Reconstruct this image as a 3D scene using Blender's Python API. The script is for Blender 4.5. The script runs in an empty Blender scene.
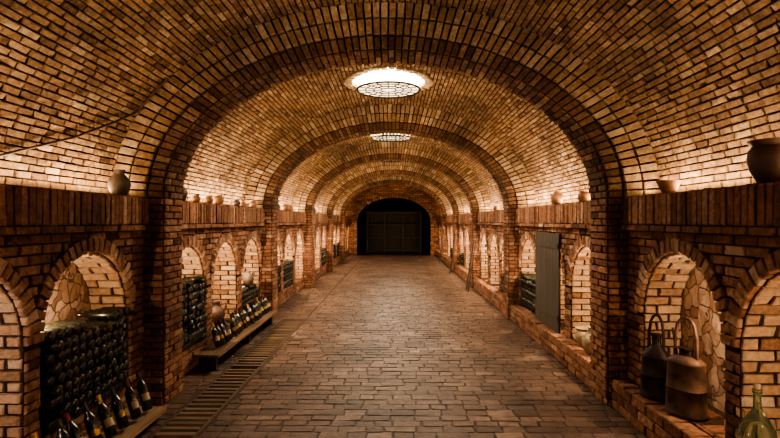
import bpy, math, random
from mathutils import Vector, Matrix
random.seed(7)
R=random.random
def U(a,b): return a+(b-a)*R()
scn=bpy.context.scene
COL=scn.collection

# ---------------------------------------------------------------- materials
def new_mat(name):
    m=bpy.data.materials.new(name); m.use_nodes=True
    nt=m.node_tree; nt.nodes.clear()
    o=nt.nodes.new('ShaderNodeOutputMaterial'); b=nt.nodes.new('ShaderNodeBsdfPrincipled')
    nt.links.new(b.outputs[0],o.inputs[0])
    return m,nt,b
def ramp(nt,stops):
    r=nt.nodes.new('ShaderNodeValToRGB'); e=r.color_ramp.elements
    while len(e)<len(stops): e.new(0.5)
    for i,(p,c) in enumerate(stops):
        e[i].position=p; e[i].color=(*c,1)
    return r
def brick_mat(name,stops,rough=0.85,bump=0.5,scale=28,dirt=0.5,spec=0.3,dist=0.02,nw=1.2):
    m,nt,b=new_mat(name); L=nt.links.new
    a=nt.nodes.new('ShaderNodeAttribute'); a.attribute_name='tint'
    tc=nt.nodes.new('ShaderNodeTexCoord')
    n=nt.nodes.new('ShaderNodeTexNoise'); n.inputs['Scale'].default_value=scale; n.inputs['Detail'].default_value=8; n.inputs['Roughness'].default_value=0.7
    L(tc.outputs['Object'],n.inputs['Vector'])
    n2=nt.nodes.new('ShaderNodeTexNoise'); n2.inputs['Scale'].default_value=1.3; n2.inputs['Detail'].default_value=5
    L(tc.outputs['Object'],n2.inputs['Vector'])
    mx=nt.nodes.new('ShaderNodeMath'); mx.operation='MULTIPLY_ADD'
    L(n.outputs['Fac'],mx.inputs[0]); mx.inputs[1].default_value=nw
    ad=nt.nodes.new('ShaderNodeMath'); ad.operation='SUBTRACT'; L(a.outputs['Fac'],ad.inputs[0]); ad.inputs[1].default_value=nw*.5
    L(ad.outputs[0],mx.inputs[2])
    r=ramp(nt,stops); L(mx.outputs[0],r.inputs[0])
    d=ramp(nt,[(0.3,(1-dirt,)*3),(0.62,(1,1,1))]); L(n2.outputs['Fac'],d.inputs[0])
    mul=nt.nodes.new('ShaderNodeMix'); mul.data_type='RGBA'; mul.blend_type='MULTIPLY'; mul.inputs[0].default_value=1
    L(r.outputs[0],mul.inputs[6]); L(d.outputs[0],mul.inputs[7]); L(mul.outputs[2],b.inputs['Base Color'])
    b.inputs['Roughness'].default_value=rough; b.inputs['Specular IOR Level'].default_value=spec
    bp=nt.nodes.new('ShaderNodeBump'); bp.inputs['Strength'].default_value=bump; bp.inputs['Distance'].default_value=dist
    L(n.outputs['Fac'],bp.inputs['Height']); L(bp.outputs[0],b.inputs['Normal'])
    return m
def rubble_mat(name):
    m,nt,b=new_mat(name); L=nt.links.new
    tc=nt.nodes.new('ShaderNodeTexCoord')
    n=nt.nodes.new('ShaderNodeTexNoise'); n.inputs['Scale'].default_value=9; n.inputs['Detail'].default_value=9
    L(tc.outputs['Object'],n.inputs['Vector'])
    mixv=nt.nodes.new('ShaderNodeMix'); mixv.data_type='RGBA'; mixv.blend_type='ADD'; mixv.inputs[0].default_value=0.12
    L(tc.outputs['Object'],mixv.inputs[6]); L(n.outputs['Color'],mixv.inputs[7])
    v=nt.nodes.new('ShaderNodeTexVoronoi'); v.feature='DISTANCE_TO_EDGE'; v.inputs['Scale'].default_value=8.0
    v2=nt.nodes.new('ShaderNodeTexVoronoi'); v2.feature='F1'; v2.inputs['Scale'].default_value=8.0
    L(mixv.outputs[2],v.inputs['Vector']); L(mixv.outputs[2],v2.inputs['Vector'])
    sep=nt.nodes.new('ShaderNodeSeparateColor'); L(v2.outputs['Color'],sep.inputs[0])
    r=ramp(nt,[(0.0,(0.27,0.16,0.105)),(0.5,(0.38,0.25,0.17)),(1.0,(0.50,0.36,0.27))]); L(sep.outputs[0],r.inputs[0])
    e=ramp(nt,[(0.0,(0.35,0.25,0.18)),(0.035,(1,1,1))]); L(v.outputs['Distance'],e.inputs[0])
    mul=nt.nodes.new('ShaderNodeMix'); mul.data_type='RGBA'; mul.blend_type='MULTIPLY'; mul.inputs[0].default_value=1
    L(r.outputs[0],mul.inputs[6]); L(e.outputs[0],mul.inputs[7]); L(mul.outputs[2],b.inputs['Base Color'])
    b.inputs['Roughness'].default_value=.9
    h=nt.nodes.new('ShaderNodeMath'); h.operation='MULTIPLY_ADD'; L(n.outputs['Fac'],h.inputs[0]); h.inputs[1].default_value=1.3; L(e.outputs[0],h.inputs[2])
    bp=nt.nodes.new('ShaderNodeBump'); bp.inputs['Strength'].default_value=1; bp.inputs['Distance'].default_value=0.03
    L(h.outputs[0],bp.inputs['Height']); L(bp.outputs[0],b.inputs['Normal'])
    return m
def simple(name,c,rough=0.6,metal=0,spec=0.5,noise=0.25,scale=12,bump=0.2,emit=None,es=0,trans=0):
    m,nt,b=new_mat(name); L=nt.links.new
    tc=nt.nodes.new('ShaderNodeTexCoord'); n=nt.nodes.new('ShaderNodeTexNoise')
    n.inputs['Scale'].default_value=scale; n.inputs['Detail'].default_value=5; L(tc.outputs['Object'],n.inputs['Vector'])
    lo=tuple(x*(1-noise) for x in c); hi=tuple(min(1,x*(1+noise)) for x in c)
    r=ramp(nt,[(0.3,lo),(0.7,hi)]); L(n.outputs['Fac'],r.inputs[0]); L(r.outputs[0],b.inputs['Base Color'])
    b.inputs['Roughness'].default_value=rough; b.inputs['Metallic'].default_value=metal; b.inputs['Specular IOR Level'].default_value=spec
    b.inputs['Transmission Weight'].default_value=trans
    if bump:
        bp=nt.nodes.new('ShaderNodeBump'); bp.inputs['Strength'].default_value=bump; bp.inputs['Distance'].default_value=0.01
        L(n.outputs['Fac'],bp.inputs['Height']); L(bp.outputs[0],b.inputs['Normal'])
    if emit:
        b.inputs['Emission Color'].default_value=(*emit,1); b.inputs['Emission Strength'].default_value=es
    return m
def wood_mat(name,c1,c2,rough=0.7,axis='Y'):
    m,nt,b=new_mat(name); L=nt.links.new
    tc=nt.nodes.new('ShaderNodeTexCoord'); mp=nt.nodes.new('ShaderNodeMapping')
    s={'X':(1.5,30,30),'Y':(30,1.5,30),'Z':(30,30,1.5)}[axis]; mp.inputs['Scale'].default_value=s
    n=nt.nodes.new('ShaderNodeTexNoise'); n.inputs['Scale'].default_value=1; n.inputs['Detail'].default_value=6
    L(tc.outputs['Object'],mp.inputs[0]); L(mp.outputs[0],n.inputs['Vector'])
    r=ramp(nt,[(0.3,c1),(0.7,c2)]); L(n.outputs['Fac'],r.inputs[0]); L(r.outputs[0],b.inputs['Base Color'])
    b.inputs['Roughness'].default_value=rough
    bp=nt.nodes.new('ShaderNodeBump'); bp.inputs['Strength'].default_value=0.3; bp.inputs['Distance'].default_value=0.005
    L(n.outputs['Fac'],bp.inputs['Height']); L(bp.outputs[0],b.inputs['Normal'])
    return m

M_VAULT=brick_mat('vault_brick',[(0.0,(0.11,0.064,0.039)),(0.35,(0.25,0.155,0.095)),(0.7,(0.36,0.25,0.16)),(1.0,(0.53,0.42,0.30))],bump=1.0,dirt=0.5,nw=1.6,scale=22)
M_RIB=brick_mat('shaded_rib_brick',[(0.0,(0.07,0.037,0.023)),(0.4,(0.16,0.088,0.054)),(0.75,(0.25,0.155,0.098)),(1.0,(0.37,0.27,0.18))],bump=1.0,dirt=0.5,nw=1.5)  # darkened brick: shade of soffit and inner arch edge put into the colour
M_WALL=brick_mat('wall_brick',[(0.0,(0.10,0.045,0.029)),(0.4,(0.24,0.115,0.07)),(0.75,(0.36,0.20,0.125)),(1.0,(0.53,0.38,0.27))],bump=1.0,dirt=0.5,nw=1.7,scale=22)
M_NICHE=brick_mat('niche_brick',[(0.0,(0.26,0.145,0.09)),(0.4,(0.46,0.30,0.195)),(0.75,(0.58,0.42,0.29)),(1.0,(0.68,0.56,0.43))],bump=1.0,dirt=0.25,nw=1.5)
M_STONE=rubble_mat('rubble_stone')
M_FLOOR=brick_mat('floor_brick',[(0.0,(0.08,0.050,0.036)),(0.4,(0.14,0.089,0.065)),(0.75,(0.20,0.134,0.10)),(1.0,(0.31,0.225,0.175))],rough=0.40,bump=0.9,dirt=0.6,scale=12,spec=0.5,nw=1.7)
M_MORT=simple('dark_mortar',(0.055,0.036,0.024),0.95,noise=0.5,scale=30,bump=0.6,spec=0.1)
M_VMORT=simple('vault_mortar',(0.055,0.036,0.024),0.95,noise=0.6,scale=20,bump=0.8,spec=0.1)
M_FMORT=simple('floor_joint',(0.075,0.052,0.038),0.6,noise=0.5,scale=20,bump=0.5,spec=0.3)
M_DARK=simple('unlit_dark',(0.012,0.010,0.008),0.9)  # near-black colour carries the darkness of the unlit room and floor channel
M_GLASS=simple('bottle_glass',(0.020,0.021,0.014),0.27,noise=0.6,scale=40,bump=0,spec=0.8)
M_GREEN=simple('pale_green_glass',(0.62,0.78,0.60),0.04,noise=0.05,bump=0,trans=0.95)
M_LABEL=simple('paper_label',(0.42,0.36,0.26),0.7,noise=0.15,bump=0)
M_GOLD=simple('gold_foil',(0.40,0.25,0.08),0.35,metal=0.7,noise=0.2,bump=0)
M_FOIL=simple('black_foil',(0.02,0.018,0.018),0.3,noise=0.2,bump=0)
M_REDF=simple('red_foil',(0.10,0.012,0.012),0.35,noise=0.2,bump=0)
M_CLAY=simple('clay_brown',(0.18,0.09,0.05),0.7,noise=0.35)
M_CLAYD=simple('clay_dark',(0.06,0.03,0.02),0.6,noise=0.35)
M_CLAYG=simple('clay_grey',(0.085,0.063,0.045),0.85,noise=0.5)
M_CLAYL=simple('clay_pale',(0.34,0.26,0.175),0.75,noise=0.25)
M_TIN=simple('old_tin',(0.028,0.019,0.015),0.6,metal=0.35,noise=0.8,scale=10,bump=0.7)
M_TINB=simple('rusty_tin',(0.085,0.048,0.032),0.65,metal=0.3,noise=0.7,scale=10,bump=0.7)
M_IRON=simple('black_iron',(0.028,0.02,0.015),0.55,metal=0.4)
M_CABLE=simple('cable_rubber',(0.07,0.045,0.03),0.7)
M_WOOD=wood_mat('bench_wood',(0.10,0.06,0.037),(0.23,0.15,0.095))
M_PALE=wood_mat('pale_bench_wood',(0.22,0.145,0.085),(0.42,0.30,0.19))
M_SLAT=wood_mat('slat_wood',(0.09,0.058,0.038),(0.22,0.155,0.10),axis='X')
M_RAIL=wood_mat('rail_wood',(0.05,0.035,0.025),(0.12,0.085,0.06),axis='Y')
M_GREY=wood_mat('weathered_wood',(0.05,0.042,0.034),(0.095,0.08,0.066),axis='Z')
M_DWOOD=wood_mat('dark_wood',(0.02,0.014,0.010),(0.05,0.036,0.027),axis='Z')
M_GATE=wood_mat('rack_wood',(0.022,0.019,0.015),(0.05,0.042,0.034),axis='Z')
M_LAMP=simple('frosted_lamp_glass',(0.8,0.7,0.55),0.5,noise=0.25,scale=9,bump=0,emit=(1,0.80,0.52),es=1.7)
M_SHAFT=simple('limewashed_shaft',(0.75,0.70,0.6),0.9,noise=0.15)
M_STRIP=simple('warm_light_strip',(0.8,0.6,0.4),0.5,noise=0.05,bump=0,emit=(1,0.70,0.38),es=8)

# ---------------------------------------------------------------- mesh helper
class MB:
    def __init__(s): s.v=[]; s.f=[]; s.m=[]; s.t=[]
    def face(s,pts,mat=0,tint=0.5):
        b=len(s.v); s.v.extend([tuple(p) for p in pts]); s.f.append(tuple(range(b,b+len(pts)))); s.m.append(mat); s.t.append(tint)
    def brick(s,p,n,h=0.014,ch=0.006,mat=0,tint=None,jit=0.005):
        if tint is None: tint=min(1,max(0,random.gauss(0.5,0.16)))
        p=[Vector(q) for q in p]; n=Vector(n).normalized()
        if (p[1]-p[0]).cross(p[2]-p[0]).dot(n)<0: p=p[::-1]
        h=h+U(-1,1)*min(0.006,h*0.4)
        c=(p[0]+p[1]+p[2]+p[3])/4
        q=[]
        for a in p:
            d=(c-a); q.append(a+d.normalized()*U(-jit*.4,jit*1.5))
        tilt=[U(-1,1)*0.003 for _ in range(4)]
        mid=[a+n*(h-ch+tilt[i]) for i,a in enumerate(q)]
        top=[]
        for i,a in enumerate(q):
            d=c-a; top.append(a+d.normalized()*ch*U(.7,2.1)+n*(h+tilt[i]))
        b=len(s.v); s.v.extend([tuple(x) for x in q+mid+top])
        for i in range(4):
            j=(i+1)%4
            s.f.append((b+i,b+j,b+4+j,b+4+i)); s.f.append((b+4+i,b+4+j,b+8+j,b+8+i))
        s.f.append((b+8,b+9,b+10,b+11))
        s.m.extend([mat]*9); s.t.extend([tint]*9)
    def box(s,a,b_,mat=0,tint=0.5,M=None):
        x0,y0,z0=a; x1,y1,z1=b_
        P=[Vector(q) for q in [(x0,y0,z0),(x1,y0,z0),(x1,y1,z0),(x0,y1,z0),(x0,y0,z1),(x1,y0,z1),(x1,y1,z1),(x0,y1,z1)]]
        if M: P=[M@q for q in P]
        b=len(s.v); s.v.extend([tuple(q) for q in P])
        for f in [(3,2,1,0),(4,5,6,7),(0,1,5,4),(1,2,6,5),(2,3,7,6),(3,0,4,7)]:
            s.f.append(tuple(b+i for i in f)); s.m.append(mat); s.t.append(tint)
    def lathe(s,prof,seg=20,mat=0,M=None,pw=1.0):
        b=len(s.v)
        for (r,z) in prof:
            for i in range(seg):
                a=2*math.pi*i/seg; ca,sa=math.cos(a),math.sin(a)
                if pw!=1.0: ca=math.copysign(abs(ca)**pw,ca); sa=math.copysign(abs(sa)**pw,sa)
                q=Vector((r*ca,r*sa,z))
                if M: q=M@q
                s.v.append(tuple(q))
        for k in range(len(prof)-1):
            for i in range(seg):
                j=(i+1)%seg
                s.f.append((b+k*seg+i,b+k*seg+j,b+(k+1)*seg+j,b+(k+1)*seg+i)); s.m.append(mat); s.t.append(0.5)
        s.f.append(tuple(b+i for i in range(seg-1,-1,-1))); s.m.append(mat); s.t.append(0.5)
        k=len(prof)-1
        s.f.append(tuple(b+k*seg+i for i in range(seg))); s.m.append(mat); s.t.append(0.5)
    def tube(s,pts,r,seg=8,mat=0,closed=False):
        pts=[Vector(p) for p in pts]; n=len(pts); b=len(s.v)
        rr=r if isinstance(r,(list,tuple)) else [r]*n
        prev=None
        for i,p in enumerate(pts):
            if closed: t=pts[(i+1)%n]-pts[i-1]
            else: t=pts[min(i+1,n-1)]-pts[max(i-1,0)]
            t.normalize()
            if prev is None:
                up=Vector((0,0,1)) if abs(t.z)<0.9 else Vector((1,0,0))
                a=t.cross(up).normalized()
            else: a=(prev-t*prev.dot(t)).normalized()
            prev=a; c=t.cross(a)
            for k in range(seg):
                an=2*math.pi*k/seg; s.v.append(tuple(p+(a*math.cos(an)+c*math.sin(an))*rr[i]))
        m=n if closed else n-1
        for i in range(m):
            for k in range(seg):
                i2=(i+1)%n; k2=(k+1)%seg
                s.f.append((b+i*seg+k,b+i*seg+k2,b+i2*seg+k2,b+i2*seg+k)); s.m.append(mat); s.t.append(0.5)
        if not closed:
            s.f.append(tuple(b+k for k in range(seg-1,-1,-1))); s.m.append(mat); s.t.append(0.5)
            s.f.append(tuple(b+(n-1)*seg+k for k in range(seg))); s.m.append(mat); s.t.append(0.5)
    def mesh(s,name,mats,smooth=False):
        me=bpy.data.meshes.new(name); me.from_pydata(s.v,[],s.f)
        for m in mats: me.materials.append(m)
        me.polygons.foreach_set('material_index',s.m)
        a=me.attributes.new('tint','FLOAT','FACE'); a.data.foreach_set('value',s.t)
        if smooth:
            me.polygons.foreach_set('use_smooth',[True]*len(me.polygons))
            try: me.set_sharp_from_angle(angle=math.radians(50))
            except Exception: pass
        me.update(); return me
def obj(name,me,loc=(0,0,0),rot=(0,0,0),parent=None,label=None,category=None,group=None,kind=None):
    o=bpy.data.objects.new(name,me); COL.objects.link(o); o.location=loc; o.rotation_euler=rot
    if parent: o.parent=parent
    if label: o['label']=label
    if category: o['category']=category
    if group: o['group']=group
    if kind: o['kind']=kind
    return o
def struct(name,mb,mats,label,cat):
    return obj(name,mb.mesh(name,mats),label=label,category=cat,kind='structure')

# ---------------------------------------------------------------- dimensions
XW=2.11; ZL0=1.52; ZL1=1.80
RIBS=[4.52+3.95*i for i in range(5)]; RD=0.38; YEND=24.27; YB=-1.5
SILL=0.25; SPR=0.85; RING=0.11
AV,BV,ZV=2.38,1.73,1.78
AI,BI,ZI=1.93,1.29,1.80
bays=[(YB,RIBS[0])]+[(RIBS[i]+RD,RIBS[i+1]) for i in range(4)]+[(RIBS[4]+RD,YEND)]
def niches(i):
    if i==0: return [3.72,2.54,1.36,0.18]
    a=bays[i][0]; return [a+0.59,a+1.79,a+2.99]
def hwid(i): return .52 if i==0 else .485
OCU=[6.95,11.0,15.0,18.9]; ORAD=0.50

# ---------------------------------------------------------------- walls
def build_wall(sg,name,label):
    mb=MB(); nrm=Vector((-sg,0,0))
    def P(y,z,d=0): return Vector((sg*(XW+d),y,z))
    NR=24; rh=ZL0/NR; g=0.0045; BL=0.20
    for bi,(ya,yb) in enumerate(bays):
        ND=0.30 if bi==0 else 0.44; HW=hwid(bi)
        ns=niches(bi)
        cuts=sorted(ns); prev=ya
        for yc in cuts:
            mb.face([P(prev,0),P(yc-HW,0),P(yc-HW,ZL0),P(prev,ZL0)],1)
            mb.face([P(yc-HW,0),P(yc+HW,0),P(yc+HW,SILL),P(yc-HW,SILL)],1)
            K=18
            for k in range(K):
                a0=math.pi*k/K; a1=math.pi*(k+1)/K
                y0=yc-HW*math.cos(a0); y1=yc-HW*math.cos(a1)
                mb.face([P(y0,SPR+HW*math.sin(a0)),P(y1,SPR+HW*math.sin(a1)),P(y1,ZL0),P(y0,ZL0)],1)
            prev=yc+HW
        mb.face([P(prev,0),P(yb,0),P(yb,ZL0),P(prev,ZL0)],1)
        for r in range(NR):
            z0=r*rh; z1=z0+rh; zm=(z0+z1)/2
            iv=[]; p=ya
            for yc in cuts:
                if zm<SILL: continue
                if zm<SPR: w=HW
                else:
                    q=(HW+RING)**2-(zm-SPR)**2
                    if q<=0: continue
                    w=math.sqrt(q)
                if yc-w>p: iv.append((p,yc-w))
                p=max(p,yc+w)
            iv.append((p,yb))
            off=(r%2)*BL/2
            for (a,b) in iv:
                k=math.floor((a-off)/BL)
                while True:
                    s0=off+k*BL; k+=1
                    if s0>=b: break
                    c0=max(s0,a); c1=min(s0+BL,b)
                    if c1-c0<0.03: continue
                    mb.brick([P(c0+g,z0+g),P(c1-g,z0+g),P(c1-g,z1-g),P(c0+g,z1-g)],nrm,0.015)
        for yc in ns:
            K=26
            for k in range(K):
                a0=math.pi*k/K+0.009; a1=math.pi*(k+1)/K-0.009
                def Q(a,rr): return P(yc-rr*math.cos(a),SPR+rr*math.sin(a))
                mb.brick([Q(a0,HW+0.002),Q(a1,HW+0.002),Q(a1,HW+RING),Q(a0,HW+RING)],nrm,0.034,tint=min(1,max(0,random.gauss(0.7,0.15))))
            path=[]; nj=9; dz=(SPR-SILL)/nj
            for k in range(nj+1): path.append((yc-HW,SILL+k*dz))
            KA=22
            for k in range(1,KA+1):
                a=math.pi*k/KA; path.append((yc-HW*math.cos(a),SPR+HW*math.sin(a)))
            for k in range(1,nj+1): path.append((yc+HW,SPR-k*dz))
            for k in range(len(path)-1):
                (y0,z0),(y1,z1)=path[k],path[k+1]
                mb.face([P(y0,z0,0),P(y1,z1,0),P(y1,z1,ND),P(y0,z0,ND)],1)
                t=Vector((0,y1-y0,z1-z0)); ln=t.length; t.normalize()
                nn=Vector((0,t.z,-t.y))
                cen=Vector((0,yc-(y0+y1)/2,(0.7 if z0<SPR else SPR)-(z0+z1)/2))
                if nn.dot(cen)<0: nn=-nn
                if ND<.35: ds=[(0,0.20),(0.20,ND)] if k%2 else [(0,0.10),(0.10,ND)]
                else: ds=[(0,0.22),(0.22,ND)] if k%2 else [(0,0.11),(0.11,0.33),(.33,ND)]
                for (d0,d1) in ds:
                    u0=g/ln; u1=1-g/ln
                    A=lambda u,d:P(y0+(y1-y0)*u,z0+(z1-z0)*u,d)
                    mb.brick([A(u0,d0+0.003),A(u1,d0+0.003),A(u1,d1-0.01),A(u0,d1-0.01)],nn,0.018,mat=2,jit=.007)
            mb.face([P(yc-HW,SILL,0),P(yc+HW,SILL,0),P(yc+HW,SILL,ND),P(yc-HW,SILL,ND)],1)
            for k in range(8):
                y0=yc-HW+k*HW/4
                mb.brick([P(y0+.005,SILL-0.012,0.002),P(y0+HW/4-.005,SILL-0.012,0.002),P(y0+HW/4-.005,SILL-0.012,0.24),P(y0+.005,SILL-0.012,0.24)],(0,0,1),0.014,mat=0)
            pts=[P(y,z,ND) for (y,z) in path]; mb.face(pts,3 if bi==0 else 1)
            z=SILL
            while z<SPR+HW and bi>0:
                hh=U(0.06,0.08); y=yc-HW-U(0,0.1)
                while y<yc+HW:
                    ww=U(0.15,0.23)
                    w=HW if z+hh<SPR else math.sqrt(max(0,HW*HW-(z+hh-SPR)**2)) if z+hh-SPR<HW else 0
                    a=max(y,yc-w); b=min(y+ww,yc+w)
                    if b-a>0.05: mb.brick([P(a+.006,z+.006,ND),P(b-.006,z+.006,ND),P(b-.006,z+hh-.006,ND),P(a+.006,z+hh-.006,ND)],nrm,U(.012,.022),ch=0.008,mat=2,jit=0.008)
                    y+=ww
                z+=hh
    return struct(name,mb,[M_WALL,M_MORT,M_NICHE,M_STONE],label,'wall')
build_wall(-1,'wall_left','dark red brick side wall with a row of arched lit niches')
build_wall(1,'wall_right','dark red brick side wall with a row of arched lit niches')

# ---------------------------------------------------------------- ledges (soldier course)
tn=[0]
def trim(mb,mats,label,cat):
    tn[0]+=1; return struct('trim_%d'%tn[0],mb,mats,label,cat)
XF=2.07
for sg in (-1,1):
    for bi,(ya,yb) in enumerate(bays):
        mb=MB()
        mb.box((min(sg*XF,sg*2.45),ya,ZL0),(max(sg*XF,sg*2.45),yb,ZL1-0.004),1)
        y=ya+0.003
        while y<yb-0.03:
            w=0.062; y1=min(y+w,yb)
            mb.brick([(sg*XF,y+.004,ZL0+.05),(sg*XF,y1-.004,ZL0+.05),(sg*XF,y1-.004,ZL1),(sg*XF,y+.004,ZL1)],(-sg,0,0),0.018,tint=min(1,max(0,random.gauss(0.52,0.18))))
            mb.brick([(sg*(XF-.015),y+.005,ZL1-.012),(sg*(XF-.015),y1-.005,ZL1-.012),(sg*(XF+.1),y1-.005,ZL1-.012),(sg*(XF+.1),y+.005,ZL1-.012)],(0,0,1),0.014)
            y+=w
        y=ya
        while y<yb-0.03:
            y1=min(y+0.22,yb)
            mb.brick([(sg*XF,y+.005,ZL0+.002),(sg*XF,y1-.005,ZL0+.002),(sg*XF,y1-.005,ZL0+.046),(sg*XF,y+.005,ZL0+.046)],(-sg,0,0),0.03)
            y+=0.22
        trim(mb,[M_WALL,M_MORT],'brick ledge of upright bricks running above the niches','ledge')

# ---------------------------------------------------------------- vault
def ell_table(a,b,z0,th0=0.0,N=800):
    pts=[];s=0;pv=None
    for i in range(N+1):
        th=th0+(math.pi-2*th0)*i/N; p=(a*math.cos(th),z0+b*math.sin(th))
        if pv: s+=math.dist(p,pv)
        pts.append((s,th)); pv=p
    return pts
def th_at(tab,s):
    lo,hi=0,len(tab)-1
    while hi-lo>1:
        m=(lo+hi)//2
        if tab[m][0]<=s: lo=m
        else: hi=m
    f=(s-tab[lo][0])/max(1e-9,tab[hi][0]-tab[lo][0]); return tab[lo][1]+(tab[hi][1]-tab[lo][1])*min(1,max(0,f))
tab=ell_table(AV,BV,ZV); SL=tab[-1][0]; NV=int(SL/0.051); rs=SL/NV
ths=[th_at(tab,i*rs) for i in range(NV+1)]
def VP(th,y): return Vector((AV*math.cos(th),y,ZV+BV*math.sin(th)))
def VN(th):
    return Vector((-math.cos(th)/AV,0,-math.sin(th)/BV)).normalized()
mb=MB(); BL=0.152
ys=[YB+i*0.06 for i in range(int((YEND-YB)/0.06)+2)]
def near_oc(x,y,r):
    return any((x*x+(y-o)**2)<r*r for o in OCU)
for i in range(NV):
    t0,t1=ths[i],ths[i+1]; tm=(t0+t1)/2; xm=AV*math.cos(tm)
    if abs(xm)>0.75:
        mb.face([VP(t0,YB),VP(t1,YB),VP(t1,YEND),VP(t0,YEND)],1)
    else:
        st=None
        for y in ys:
            inside=near_oc(xm,y+0.03,ORAD+0.01)
            if not inside and st is None: st=y
            if inside and st is not None:
                mb.face([VP(t0,st),VP(t1,st),VP(t1,y),VP(t0,y)],1); st=None
        if st is not None: mb.face([VP(t0,st),VP(t1,st),VP(t1,YEND),VP(t0,YEND)],1)
    y=YB-(i%2)*BL/2+U(-.02,.02)
    gt=0.0045*(t1-t0)/rs
    while y<YEND:
        bl=BL+U(-.016,.016)
        a=max(y,YB)+.0045; b=min(y+bl,YEND)-.0045; y+=bl
        if b-a<0.03: continue
        if any(a>rb and b<rb+RD for rb in RIBS): continue
        if near_oc(xm,(a+b)/2,ORAD+0.16) :
            o=min(OCU,key=lambda q:abs(q-(a+b)/2)); q=(ORAD+0.11)**2-xm*xm
            if q>0:
                w=math.sqrt(q)
                if a<o-w: b=min(b,o-w)
                elif b>o+w: a=max(a,o+w)
                else: continue
                if b-a<0.03: continue
        mb.brick([VP(t0+gt,a),VP(t0+gt,b),VP(t1-gt,b),VP(t1-gt,a)],VN(tm),0.015,ch=0.006)
def vz(x): return ZV+BV*math.sqrt(max(0,1-(x/AV)**2))
for o in OCU:
    K=36
    for k in range(K):
        a0=2*math.pi*k/K+0.012; a1=2*math.pi*(k+1)/K-0.012
        def Q(a,r):
            x=r*math.cos(a); y=o+r*math.sin(a); return Vector((x,y,vz(x)-0.0))
        mb.brick([Q(a0,ORAD-.02),Q(a1,ORAD-.02),Q(a1,ORAD+.10),Q(a0,ORAD+.10)],(0,0,-1),0.035,tint=0.7)
        b0=2*math.pi*k/K; b1=2*math.pi*(k+1)/K
        q0=Q(b0,ORAD-.01); q1=Q(b1,ORAD-.01)
        mb.face([q0,q1,Vector((q1.x,q1.y,3.85)),Vector((q0.x,q0.y,3.85))],2)
    mb.face([(ORAD*math.cos(2*math.pi*k/K),o+ORAD*math.sin(2*math.pi*k/K),3.85) for k in range(K)],2)
struct('ceiling',mb,[M_VAULT,M_VMORT,M_SHAFT],'brick barrel vault with round light openings','ceiling')

# ---------------------------------------------------------------- ribs with piers
def build_rib(y0):
    mb=MB(); y1=y0+RD
    it=ell_table(AI,BI,ZI); L=it[-1][0]; n=int(L/0.060); NP=30
    path=[]
    for k in range(NP): z=ZI*k/NP; path.append((Vector((AI,0,z)),Vector((2.40,0,z))))
    for k in range(n+1):
        th=th_at(it,L*k/n); 
        inn=Vector((AI*math.cos(th),0,ZI+BI*math.sin(th)))
        out=Vector((2.42*math.cos(th),0,ZI+1.73*math.sin(th)))
        path.append((inn,out))
    for k in range(NP-1,-1,-1): z=ZI*k/NP; path.append((Vector((-AI,0,z)),Vector((-2.40,0,z))))
    Y0=Vector((0,y0,0)); Y1=Vector((0,y1,0))
    for k in range(len(path)-1):
        (i0,o0),(i1,o1)=path[k],path[k+1]
        mb.face([i0+Y0,o0+Y0,o1+Y0,i1+Y0],1); mb.face([i0+Y1,i1+Y1,o1+Y1,o0+Y1],1)
        mb.face([i0+Y0,i1+Y0,i1+Y1,i0+Y1],1)
        t=(i1-i0); ln=t.length; g=0.0048/ln
        nn=Vector((t.z,0,-t.x)).normalized()
        c=Vector((0,0,1.5))-i0
        if nn.dot(c)<0: nn=-nn
        lp=lambda a,b,u:a+(b-a)*u
        a_i,a_o=lp(i0,i1,g),lp(o0,o1,g); b_i,b_o=lp(i0,i1,1-g),lp(o0,o1,1-g)
        pier=(k<NP or k>=len(path)-1-NP)
        if pier: sp=[(0.0,0.42,0),(0.42,.84,0),(.84,1.0,0)] if k%2 else [(0.0,0.21,0),(0.21,0.63,0),(.63,1,0)]
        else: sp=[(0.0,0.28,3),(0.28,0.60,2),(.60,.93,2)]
        for (u0,u1,mt) in sp:
            for Y,nv in ((Y0,(0,-1,0)),(Y1,(0,1,0))):
                mb.brick([lp(a_i,a_o,u0+.010)+Y,lp(a_i,a_o,u1-.010)+Y,lp(b_i,b_o,u1-.010)+Y,lp(b_i,b_o,u0+.010)+Y],nv,0.018 if mt!=2 else .045,mat=mt,tint=min(1,max(0,random.gauss(.66,.15))) if mt==2 else None)
        dd=[(0,0.18),(0.18,RD)] if k%2 else [(0,0.09),(0.09,.27),(.27,RD)]
        for (d0,d1) in dd:
            A=Vector((0,y0+d0+.003,0)); B=Vector((0,y0+d1-.006,0))
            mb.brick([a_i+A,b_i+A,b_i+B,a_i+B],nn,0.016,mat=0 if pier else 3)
    return trim(mb,[M_WALL,M_MORT,M_VAULT,M_RIB],'projecting brick arch rib on square brick piers','arch')
for y in RIBS: build_rib(y)

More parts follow.
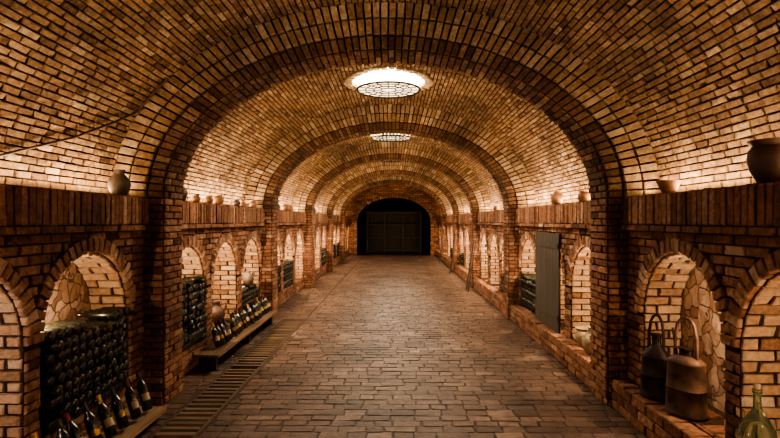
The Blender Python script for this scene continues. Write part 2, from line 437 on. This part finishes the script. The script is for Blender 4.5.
# ---------------------------------------------------------------- end walls
mb=MB()
OW,OS,OB=1.70,1.60,1.08
def top_open(x): return OS+OB*math.sqrt(max(0,1-(x/OW)**2)) if abs(x)<OW else 0
N=48
for i in range(N):
    x0=-2.42+4.84*i/N; x1=-2.42+4.84*(i+1)/N; xm=(x0+x1)/2
    zb=top_open(xm)
    mb.face([(x0,YEND,zb),(x1,YEND,zb),(x1,YEND,3.55),(x0,YEND,3.55)],1)
r=0; rh=0.08
while r*rh<3.45:
    z0=r*rh; zm=z0+rh/2; xlim=2.4 if zm<ZV else AV*math.sqrt(max(0,1-((zm-ZV)/BV)**2))
    if zm<OS: w=OW
    elif zm<OS+OB+.13: w=(OW+.13)*math.sqrt(max(0,1-((zm-OS)/(OB+.13))**2))
    else: w=0
    x=-2.5+(r%2)*0.125
    while x<2.5:
        for lo,hi in (((-xlim,-w),(w,xlim)) if w>0 else ((-xlim,xlim),)):
            a=max(x,lo); b=min(x+.25,hi)
            if b-a>.03: mb.brick([(a+.006,YEND,z0+.006),(b-.006,YEND,z0+.006),(b-.006,YEND,z0+rh-.006),(a+.006,YEND,z0+rh-.006)],(0,-1,0),0.015)
        x+=.25
    r+=1
for k in range(48):
    a0=math.pi*k/48+.008; a1=math.pi*(k+1)/48-.008
    Q=lambda a,e:(-(OW+e)*math.cos(a),YEND,OS+(OB+e)*math.sin(a))
    mb.brick([Q(a0,0),Q(a1,0),Q(a1,.13),Q(a0,.13)],(0,-1,0),0.02)
struct('wall_back',mb,[M_WALL,M_MORT],'brick end wall with a wide arched opening','wall')
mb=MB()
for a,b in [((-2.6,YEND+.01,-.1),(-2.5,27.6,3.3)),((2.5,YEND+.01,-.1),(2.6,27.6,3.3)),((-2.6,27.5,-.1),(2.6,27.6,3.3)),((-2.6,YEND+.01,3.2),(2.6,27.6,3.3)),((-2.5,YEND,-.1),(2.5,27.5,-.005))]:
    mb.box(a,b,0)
struct('wall_recess',mb,[M_DARK],'unlit room beyond the end arch, its darkness painted on','wall')
mb=MB(); mb.box((-2.6,YB-.1,-.1),(2.6,YB,3.6),0); struct('wall_front',mb,[M_MORT],'plain dark end wall','wall')

e=obj('storage_rack',None,(0,25.4,0),label='tall dark wooden storage rack standing in the unlit room',category='rack')
mb=MB()
for x in (-1.3,-0.45,0.45,1.3): 
    for y in (-.2,.2): mb.box((x-.04,y-.04,0),(x+.04,y+.04,2.1))
obj('upright_frame',mb.mesh('upright_frame',[M_GATE]),parent=e)
for z in (0.12,0.75,1.4,2.0):
    mb=MB(); mb.box((-1.36,-.26,z),(1.36,.26,z+.05)); obj('shelf',mb.mesh('shelf',[M_GATE]),parent=e)
mb=MB(); mb.box((-1.36,.27,0),(1.36,.3,2.1)); obj('back_panel',mb.mesh('back_panel',[M_DWOOD]),parent=e)

# ---------------------------------------------------------------- floor
mb=MB(); mb.box((-2.2,YB,-.16),(2.2,YEND,-.055),2)
GX0,GX1,GY1=-1.74,-1.38,8.35
FZ=-.005
mb.face([(GX1,YB,FZ),(2.12,YB,FZ),(2.12,YEND,FZ),(GX1,YEND,FZ)],1)
mb.face([(-2.12,YB,FZ),(GX0,YB,FZ),(GX0,YEND,FZ),(-2.12,YEND,FZ)],1)
mb.face([(GX0,GY1,FZ),(GX1,GY1,FZ),(GX1,YEND,FZ),(GX0,YEND,FZ)],1)
def lay(xa,xb,ya,yb):
    x=xa-U(0,.2)
    while x<xb-.02:
        w=U(.13,.25); a=max(x,xa); b=min(x+w,xb); x+=w
        if b-a<.04: continue
        q=lambda:U(-.008,.008)
        mb.brick([(a+.003+q(),ya+.003+q(),FZ),(b-.003+q(),ya+.003+q(),FZ),(b-.003+q(),yb-.003+q(),FZ),(a+.003+q(),yb-.003+q(),FZ)],(0,0,1),0.005,ch=0.0025,jit=0.010,tint=min(1,max(0,random.gauss(.5,.2))))
y=YB
while y<YEND-.05:
    h=U(.105,.15)
    if y+h>YEND: h=YEND-y
    lay(GX1+.015,1.96,y,y+h)
    lay(-2.11,GX0 if y<GY1 else GX1,y,y+h)
    y+=h
struct('floor',mb,[M_FLOOR,M_FMORT,M_DARK],'worn reddish brown brick paving','floor')

for bi,(ya,yb) in enumerate(bays):
    mb=MB(); mb.box((1.965,ya,0.001),(XW,yb,.228),1)
    for r in range(3):
        y=ya-(r%2)*.12
        while y<yb:
            a=max(y,ya);b=min(y+.245,yb); y+=.245
            if b-a>.03: mb.brick([(1.965,a+.006,r*.076+.004),(1.965,b-.006,r*.076+.004),(1.965,b-.006,r*.076+.07),(1.965,a+.006,r*.076+.07)],(-1,0,0),.014)
    y=ya
    while y<yb-.03:
        b=min(y+.12,yb); mb.brick([(1.955,y+.005,.228),(1.955,b-.005,.228),(XW-.02,b-.005,.228),(XW-.02,y+.005,.228)],(0,0,1),.014,tint=.6); y+=.12
    trim(mb,[M_WALL,M_MORT],'low brick plinth running under the niches','plinth')

# ---------------------------------------------------------------- slatted drain cover
for k,(ya,yb) in enumerate([(0.2,3.0),(3.02,5.7),(5.72,8.34)]):
    e=obj('drain_grating',None,(0,ya,-.05),label='slatted wooden grating covering the floor channel',category='grating',group='floor channel gratings')
    mb=MB()
    mb.box((GX0+.004,0,0),(GX0+.034,yb-ya,.046)); mb.box((GX1-.034,0,0),(GX1-.004,yb-ya,.046))
    obj('side_rail',mb.mesh('side_rail',[M_RAIL]),parent=e)
    mb=MB(); y=.02
    while y<yb-ya-.06:
        mb.box((GX0+.034,y,.012),(GX1-.034,y+.05,.05+U(-.004,.002))); y+=.105
    s=obj('slats',mb.mesh('slats',[M_SLAT]),parent=e); s['kind']='stuff'

# ---------------------------------------------------------------- bottles
BP=[(.030,0),(.037,.006),(.037,.185),(.034,.205),(.022,.228),(.0155,.245),(.014,.29),(.016,.292),(.016,.302),(.010,.303)]
mb=MB(); mb.lathe(BP,14,0); stackmesh=mb.mesh('stack_bottle',[M_GLASS],True)
cnt=0
def stack(sg,bi,ni,rows,grp,far=None,back=.38,lab='dark glass wine bottle lying in a stack inside a brick niche'):
    global cnt
    yc=niches(bi)[ni]; HW=hwid(bi)
    d=.082 if bi==0 else .0785
    for r in range(rows):
        n=12 if r%2==0 else 11
        y0=yc-(n-1)*d/2
        for i in range(n):
            y=y0+i*d+U(-.0015,.0015); z=SILL+.048+r*.0715+U(0,.001)
            w=HW-.052 if z<SPR else math.sqrt(max(0,(HW-.055)**2-(z-SPR)**2))
            if abs(y-yc)>w+.002: continue
            if r==rows-1 and R()<.3: continue
            x=sg*(XW+back-U(0,.02)-(.02 if r%2 else 0))
            base_in=R()<.88
            if far is None:
                o=bpy.data.objects.new('wine_bottle',stackmesh); COL.objects.link(o)
                if base_in:
                    o.location=(x-sg*.30,y,z); o.rotation_euler=(0,sg*math.pi/2,0)
                else:
                    o.location=(x,y,z); o.rotation_euler=(0,-sg*math.pi/2,0)
                o['label']=lab; o['category']='bottle'; o['group']=grp; cnt+=1
            else:
                M=Matrix.Translation((x-sg*.30,y,z))@Matrix.Rotation(sg*math.pi/2,4,'Y'); far.lathe(BP,8,0,M)
stack(-1,0,0,9,'wine bottles stacked in the first niche',back=.265)
stack(-1,1,0,10,'wine bottles stacked in the second niche',back=.27)
stack(1,1,2,7,'wine bottles stacked beside the wooden board',back=.30)
far=MB()
stack(-1,1,2,5,'',far,back=.30)
for b in (2,3,4):
    for j in range(3):
        if (b+j)%3!=1: stack(-1,b,j,7,'',far,back=.3)
        if (b+j)%3==2: stack(1,b,j,5,'',far,back=.3)
obj('stacked_wine_bottles',far.mesh('stacked_wine_bottles',[M_GLASS],True),label='distant stacks of dark wine bottles filling the niches',category='bottles',kind='stuff')

mb=MB(); mb.lathe(BP,24,0); m_body=mb.mesh('bottle_body',[M_GLASS],True)
def lab_mesh(mat,z0=.06,z1=.145):
    mb=MB(); K=16
    for k in range(K):
        a0=-1.25+2.5*k/K; a1=-1.25+2.5*(k+1)/K; r=.0378
        mb.face([(r*math.cos(a0),r*math.sin(a0),z0),(r*math.cos(a1),r*math.sin(a1),z0),(r*math.cos(a1),r*math.sin(a1),z1),(r*math.cos(a0),r*math.sin(a0),z1)])
    return mb.mesh('bottle_label',[mat],True)
m_lab=[lab_mesh(M_LABEL,.075,.13),lab_mesh(M_GOLD,.08,.12)]
def cap_mesh(mat):
    mb=MB(); mb.lathe([(.0162,.247),(.0152,.285),(.0172,.29),(.0172,.304),(.012,.3055)],18,0); return mb.mesh('capsule',[mat],True)
m_cap=[cap_mesh(M_FOIL),cap_mesh(M_GOLD),cap_mesh(M_REDF)]
def lean(x,y,z,tilt,yaw,li,ci,grp,label,s=1):
    e=obj('wine_bottle',m_body,(x,y,z),label=label,category='bottle',group=grp)
    e.rotation_euler=(U(-.08,.08),-tilt,yaw); e.scale=(s,s,s)
    obj('paper_label',m_lab[li],parent=e); obj('foil_capsule',m_cap[ci],parent=e)
def bench(ya,yb,x0,x1,zt,label,mat,th=.035,nb=4):
    e=obj('plank_bench',None,((x0+x1)/2,(ya+yb)/2,0),label=label,category='bench')
    L=yb-ya; w=x1-x0
    mb=MB(); n=2
    for i in range(n):
        mb.box((-w/2+i*w/n+.003,-L/2,zt-th),(-w/2+(i+1)*w/n-.003,L/2,zt))
    obj('plank_top',mb.mesh('plank_top',[mat]),parent=e)
    for k in range(nb):
        yy=-L/2+.12+k*(L-.24)/(nb-1)
        mb=MB(); mb.box((-w/2+.03,yy-.03,0),(w/2-.06,yy+.03,zt-th-.001)); obj('support_block',mb.mesh('support_block',[M_DWOOD]),parent=e)
bench(1.9,4.22,-2.08,-1.765,.09,'low pale plank bench carrying leaning wine bottles',M_PALE)
bench(5.45,8.15,-2.04,-1.76,.19,'long raised dark plank bench carrying leaning bottles',M_WOOD,.028,3)
i=0
for y in (2.75,2.92,3.1,3.24,3.4,3.56,3.72,3.9,4.07):
    lean(-1.85,y,.113,.40+U(-.05,.05),U(-.6,-.1),[0,1,0,0,1][i%5],[0,1,0,2][i%4],'labelled bottles leaning on the low bench','dark wine bottle with paper label leaning back on a plank'); i+=1
for k in range(19):
    y=5.70+.128*k+U(-.02,.02)
    lean(-1.84+U(-.015,.015),y,.213,.38+U(-.05,.05),U(-.5,.1),[0,1,1][i%3],[0,0,2,0,1][i%5],'labelled bottles leaning on the long bench','dark wine bottle with label leaning back on the long bench',.9); i+=1

# ---------------------------------------------------------------- pots
def pot(name,prof,mat,loc,label,handles=0,scale=1,rz=0,cat='pot',tilt=0):
    mb=MB(); mb.lathe([(r*scale,z*scale) for r,z in prof],28,0)
    e=obj(name,mb.mesh(name,[mat],True),loc,(tilt,0,rz),label=label,category=cat)
    rm=max(r for r,z in prof)*scale; H=max(z for r,z in prof)*scale
    for k in range(handles):
        s=1 if k==0 else -1
        pts=[(s*(prof[-4][0]*scale),0,H*.9),(s*(rm*.9+.02*scale),0,H*.93),(s*(rm*1.15),0,H*.8),(s*(rm*.96),0,H*.6)]
        hb=MB(); hb.tube(pts,.011*scale,8); obj('handle',hb.mesh('handle',[mat],True),parent=e)
    return e
JUG=[(.05,0),(.06,.005),(.085,.06),(.092,.10),(.08,.145),(.045,.18),(.038,.20),(.05,.225),(.045,.226),(.032,.2),(.03,.12),(.02,.02)]
BOWL=[(.04,0),(.042,.004),(.065,.05),(.085,.09),(.088,.10),(.082,.10),(.06,.05),(.035,.012)]
CROCK=[(.07,0),(.08,.006),(.115,.07),(.13,.13),(.124,.18),(.105,.205),(.122,.225),(.128,.237),(.115,.235),(.09,.20),(.11,.14),(.06,.02)]
SMALL=[(.03,0),(.034,.004),(.048,.035),(.045,.065),(.032,.08),(.038,.092),(.033,.092),(.026,.078),(.035,.04),(.02,.01)]
ZT=ZL1+.006
pot('clay_crock',CROCK,M_CLAYD,(2.18,2.88,ZT),'large dark brown glazed clay crock with flared rim on the ledge')
pot('clay_bowl',BOWL,M_CLAY,(2.17,3.97,ZT),'orange-brown flared clay bowl standing on the brick ledge',cat='bowl')
pot('clay_jug',JUG,M_CLAYG,(-2.17,4.24,ZT),'grey-brown clay jug with a handle beside the arch rib',1,.95,rz=2.2,cat='jug')
pot('clay_jug',JUG,M_CLAYD,(-2.18,5.45,ZT),'dark clay jug with one handle on the brick ledge',1,.9,rz=2.6,cat='jug')
for y,s in ((5.85,1.0),(6.25,1.1),(6.6,1.4),(7.35,1.1),(7.65,.9),(8.2,1.2),(9.8,1.4),(10.6,1.6),(11.0,1.6),(14.2,1.6)):
    pot('clay_pot',SMALL,random.choice([M_CLAYD,M_CLAY,M_CLAYG]),(-2.16,y,ZT),'small clay pot standing on the brick ledge',0,s)['group']='small pots on the ledge'
pot('clay_pot',SMALL,M_CLAY,(2.17,5.75,ZT),'small clay pot standing on the brick ledge',0,1.4)
pot('clay_jug',JUG,M_CLAY,(2.18,6.75,ZT),'brown clay jug with round belly on the brick ledge',1,.85,rz=1,cat='jug')
for y,s in ((9.6,1.4),(10.8,1.2),(13.5,1.5)):
    pot('clay_pot',SMALL,M_CLAY,(2.17,y,ZT),'small clay pot standing on the brick ledge',0,s)
pot('clay_jug',JUG,M_CLAYL,(2.10,5.30,SILL+.006),'pale stoneware jug standing in a lit niche',1,1.2,cat='jug')
pot('clay_crock',CROCK,M_CLAYL,(2.14,5.64,SILL+.006),'pale squat clay crock standing in a lit niche',0,.8)
pot('clay_jug',JUG,M_CLAYG,(-2.14,7.85,SILL+.39),'grey clay jug resting on top of stacked bottles',1,.9,cat='jug')
pot('clay_jug',JUG,M_CLAYD,(-2.25,6.75,SILL+.006),'dark clay jug standing in a lit niche',1,1.3,cat='jug')

DJ=[(.07,0),(.082,.01),(.09,.06),(.092,.16),(.085,.21),(.055,.265),(.03,.30),(.02,.33),(.018,.40),(.024,.405),(.024,.425),(.017,.426)]
mb=MB(); mb.lathe(DJ,32,0)
e=obj('glass_demijohn',mb.mesh('glass_demijohn',[M_GREEN],True),(2.075,2.87,SILL+.006),label='pale green clear glass demijohn with a long narrow neck on the plinth',category='bottle')
mb=MB(); mb.lathe([(.015,.4265),(.018,.45),(.016,.455)],16,0); obj('cork',mb.mesh('cork',[M_CLAYL],True),parent=e)

def can(loc,rz,s,label,kind):
    e=obj('metal_can',None,loc,(0,0,rz),label=label,category='can')
    mt=M_TIN if kind==0 else M_TINB
    def ov(prof,pw=.75):
        mb=MB(); mb.lathe([(r*s*.92,z*s) for r,z in prof],40,0,Matrix.Diagonal((0.7,1.0,1.0,1.0)),pw=pw); return mb
    if kind==0:
        b=ov([(.128,0),(.132,.006),(.132,.02),(.124,.03),(.122,.17),(.126,.175),(.121,.182),(.112,.30),(.116,.308),(.114,.32),(.09,.355),(.055,.385),(.038,.41),(.034,.47),(.044,.478),(.044,.492),(.03,.496)])
    else:
        b=ov([(.142,0),(.146,.006),(.146,.02),(.137,.03),(.132,.17),(.137,.175),(.131,.182),(.122,.33),(.127,.338),(.126,.35),(.10,.372),(.06,.385),(.05,.39)])
    obj('can_body',b.mesh('can_body',[mt],True),parent=e)
    if kind==1:
        n=ov([(.05,.39),(.046,.42),(.054,.426),(.054,.438),(.02,.444)],1.0); obj('filler_neck',n.mesh('filler_neck',[M_IRON],True),parent=e)
        w,h0,ht=.075,.37,.64
    else: w,h0,ht=.055,.37,.64
    pts=[(0,-w*s,h0*s),(0,-w*.97*s,(ht-.13)*s),(0,-w*.75*s,(ht-.05)*s),(0,-w*.4*s,(ht-.012)*s),(0,0,ht*s),(0,w*.4*s,(ht-.012)*s),(0,w*.75*s,(ht-.05)*s),(0,w*.97*s,(ht-.13)*s),(0,w*s,h0*s)]
    mb=MB(); mb.tube(pts,.011*s,10); obj('hoop_handle',mb.mesh('hoop_handle',[mt],True),parent=e)
    if kind==0:
        mb=MB(); mb.tube([(0,-.115*s,.06*s),(0,-.15*s,.14*s),(0,-.15*s,.36*s),(0,-.12*s,.56*s)],[.014*s,.012*s,.01*s,.008*s],10); obj('spout_pipe',mb.mesh('spout_pipe',[M_IRON],True),parent=e)
can((2.09,4.00,SILL+.006),0.7,.98,'old dark tin can with narrow raised neck and hoop handle',0)
can((2.12,3.65,SILL+.006),0.5,1.05,'brown rusty metal can with tall hoop handle',1)

e=obj('wooden_board_panel',None,(2.065,6.80,.245),(0,math.radians(.3),0),label='weathered dark grey plank panel leaning against the niche wall',category='panel')
mb=MB()
for i in range(4): mb.box((-.012,-.52+i*.26,0),(.012,-.52+i*.26+.257,1.20))
obj('planks',mb.mesh('planks',[M_GREY]),parent=e)
for z in (.15,1.02):
    mb=MB(); mb.box((-.024,-.51,z),(-.013,.51,z+.06)); obj('cross_batten',mb.mesh('cross_batten',[M_GREY]),parent=e)

for k,(y,l) in enumerate(((11.7,1.3),(12.0,1.1),(15.7,1.3),(19.6,1.3))):
    mb=MB(); mb.tube([(0,0,0),(0,0,l*.5),(0,0,l)],[.018,.016,.014],10)
    obj('wooden_pole',mb.mesh('wooden_pole',[M_DWOOD],True),(1.72,y,.005),(U(-.06,.06),math.radians(9),0),label='dark wooden pole leaning against the side wall',category='pole',group='poles leaning on the wall')

mb=MB()
cp=[]
for th,y in ((.06,2.2),(.10,3.0),(.17,3.35),(.26,3.8),(.38,4.2),(.46,4.40),(.56,4.42),(.66,4.42)):
    p=Vector((-(AV-.035)*math.cos(th),y,ZV+(BV-.035)*math.sin(th))); cp.append(p)
q=[]
for i in range(len(cp)-1):
    for k in range(5):
        q.append(cp[i].lerp(cp[i+1],k/5))
q.append(cp[-1])
mb.tube(q,.009,8)
obj('electric_cable',mb.mesh('electric_cable',[M_CABLE],True),label='brown electric cable clipped along the brick vault',category='cable')

# ---------------------------------------------------------------- ceiling lamps
def circ(r,z=0,n=40): return [(r*math.cos(2*math.pi*k/n),r*math.sin(2*math.pi*k/n),z) for k in range(n)]
def lamp(y):
    z=3.35; r=.42
    e=obj('ceiling_lamp',None,(0,y,z),label='round iron lattice lamp hung beneath the opening in the vault',category='lamp',group='round vault lamps')
    mb=MB(); mb.tube(circ(r),.014,8,closed=True)
    obj('rim',mb.mesh('rim',[M_IRON],True),parent=e)
    mb=MB()
    for rr in (.10,.20,.31): mb.tube(circ(rr,0,32),.007,6,closed=True)
    for k in range(16):
        a=2*math.pi*k/16; r0=.10 if k%2==0 else .20
        mb.tube([(r0*math.cos(a),r0*math.sin(a),0),(r*math.cos(a),r*math.sin(a),0)],.0065,6)
    obj('ring_grille',mb.mesh('ring_grille',[M_IRON],True),parent=e)
    mb=MB(); mb.lathe([(r-.02,.008),(r-.02,.018)],40,0); obj('lamp_glass',mb.mesh('lamp_glass',[M_LAMP]),parent=e)
    for k in range(3):
        a=math.pi/2+2*math.pi*k/3
        mb=MB(); mb.tube([(r*math.cos(a),r*math.sin(a),.01),(r*1.1*math.cos(a),r*1.1*math.sin(a),.3)],.007,6); obj('hanger_rod',mb.mesh('hanger_rod',[M_IRON]),parent=e)
for y in OCU[:3]: lamp(y)

# ---------------------------------------------------------------- lights
def area(name,loc,rot,sx,sy,col,pw,shape='RECTANGLE'):
    l=bpy.data.lights.new(name,'AREA'); l.shape=shape; l.size=sx
    if shape=='RECTANGLE': l.size_y=sy
    l.color=col; l.energy=pw
    o=bpy.data.objects.new(name,l); COL.objects.link(o); o.location=loc; o.rotation_euler=rot; return o
WARM=(1,.70,.43)
for sg in (-1,1):
    for bi,(ya,yb) in enumerate(bays):
        L=yb-ya-.2; pw=[32,41,40,38,32,10][bi]
        area('ledge_strip_light',(sg*2.27,(ya+yb)/2,ZL1+.03),(math.pi,math.radians(-sg*8),0),.025,L,WARM,pw*L/3.4)
        mb=MB(); mb.box((-.015,-L/2,0),(.015,L/2,.02)); 
        obj('light_strip',mb.mesh('light_strip',[M_STRIP]),(sg*2.335,(ya+yb)/2,ZL1-.002),label='warm glowing light strip hidden behind the ledge',category='light strip',group='ledge light strips')
        for j,yc in enumerate(niches(bi)):
            l=bpy.data.lights.new('niche_light','POINT'); l.energy=[17,30,38,42,42,20][bi]; l.color=(1,.76,.51); l.shadow_soft_size=.03
            if bi==0 and j==1 and sg<0: l.color=(1,.88,.76)
            o=bpy.data.objects.new('niche_light',l); COL.objects.link(o); o.location=(sg*(XW+.14),yc-hwid(bi)+.1,1.0)
for i,y in enumerate(OCU):
    area('shaft_light',(0,y,3.83),(0,0,0),.7,0,(1,.88,.66),[45,42,36,20][i],'DISK')
    l=bpy.data.lights.new('halo_light','POINT'); l.energy=[14,13,9,4][i]; l.color=(1,.82,.56); l.shadow_soft_size=.05
    o=bpy.data.objects.new('halo_light',l); COL.objects.link(o); o.location=(0,y,3.43)
    l=bpy.data.lights.new('down_light','SPOT'); l.energy=[230,220,190,80][i]; l.color=(1,.84,.64); l.shadow_soft_size=.06; l.spot_size=math.radians(160); l.spot_blend=.5
    o=bpy.data.objects.new('down_light',l); COL.objects.link(o); o.location=(0,y,3.30)

w=bpy.data.worlds.new('World'); scn.world=w; w.use_nodes=True
w.node_tree.nodes['Background'].inputs[0].default_value=(0.01,0.008,0.006,1); w.node_tree.nodes['Background'].inputs[1].default_value=0.2

# ---------------------------------------------------------------- camera
cam=bpy.data.cameras.new('camera'); cam.sensor_width=36; cam.lens=24; cam.clip_start=.05
co=bpy.data.objects.new('camera',cam); COL.objects.link(co); co.location=(.10,0,1.60)
co.rotation_euler=(math.radians(90.22),0,math.radians(.66))
scn.camera=co
try:
    scn.view_settings.view_transform='AgX'; scn.view_settings.look='AgX - High Contrast'
    scn.view_settings.exposure=0.36
except Exception as ex: print(ex)
print('bottles',cnt)
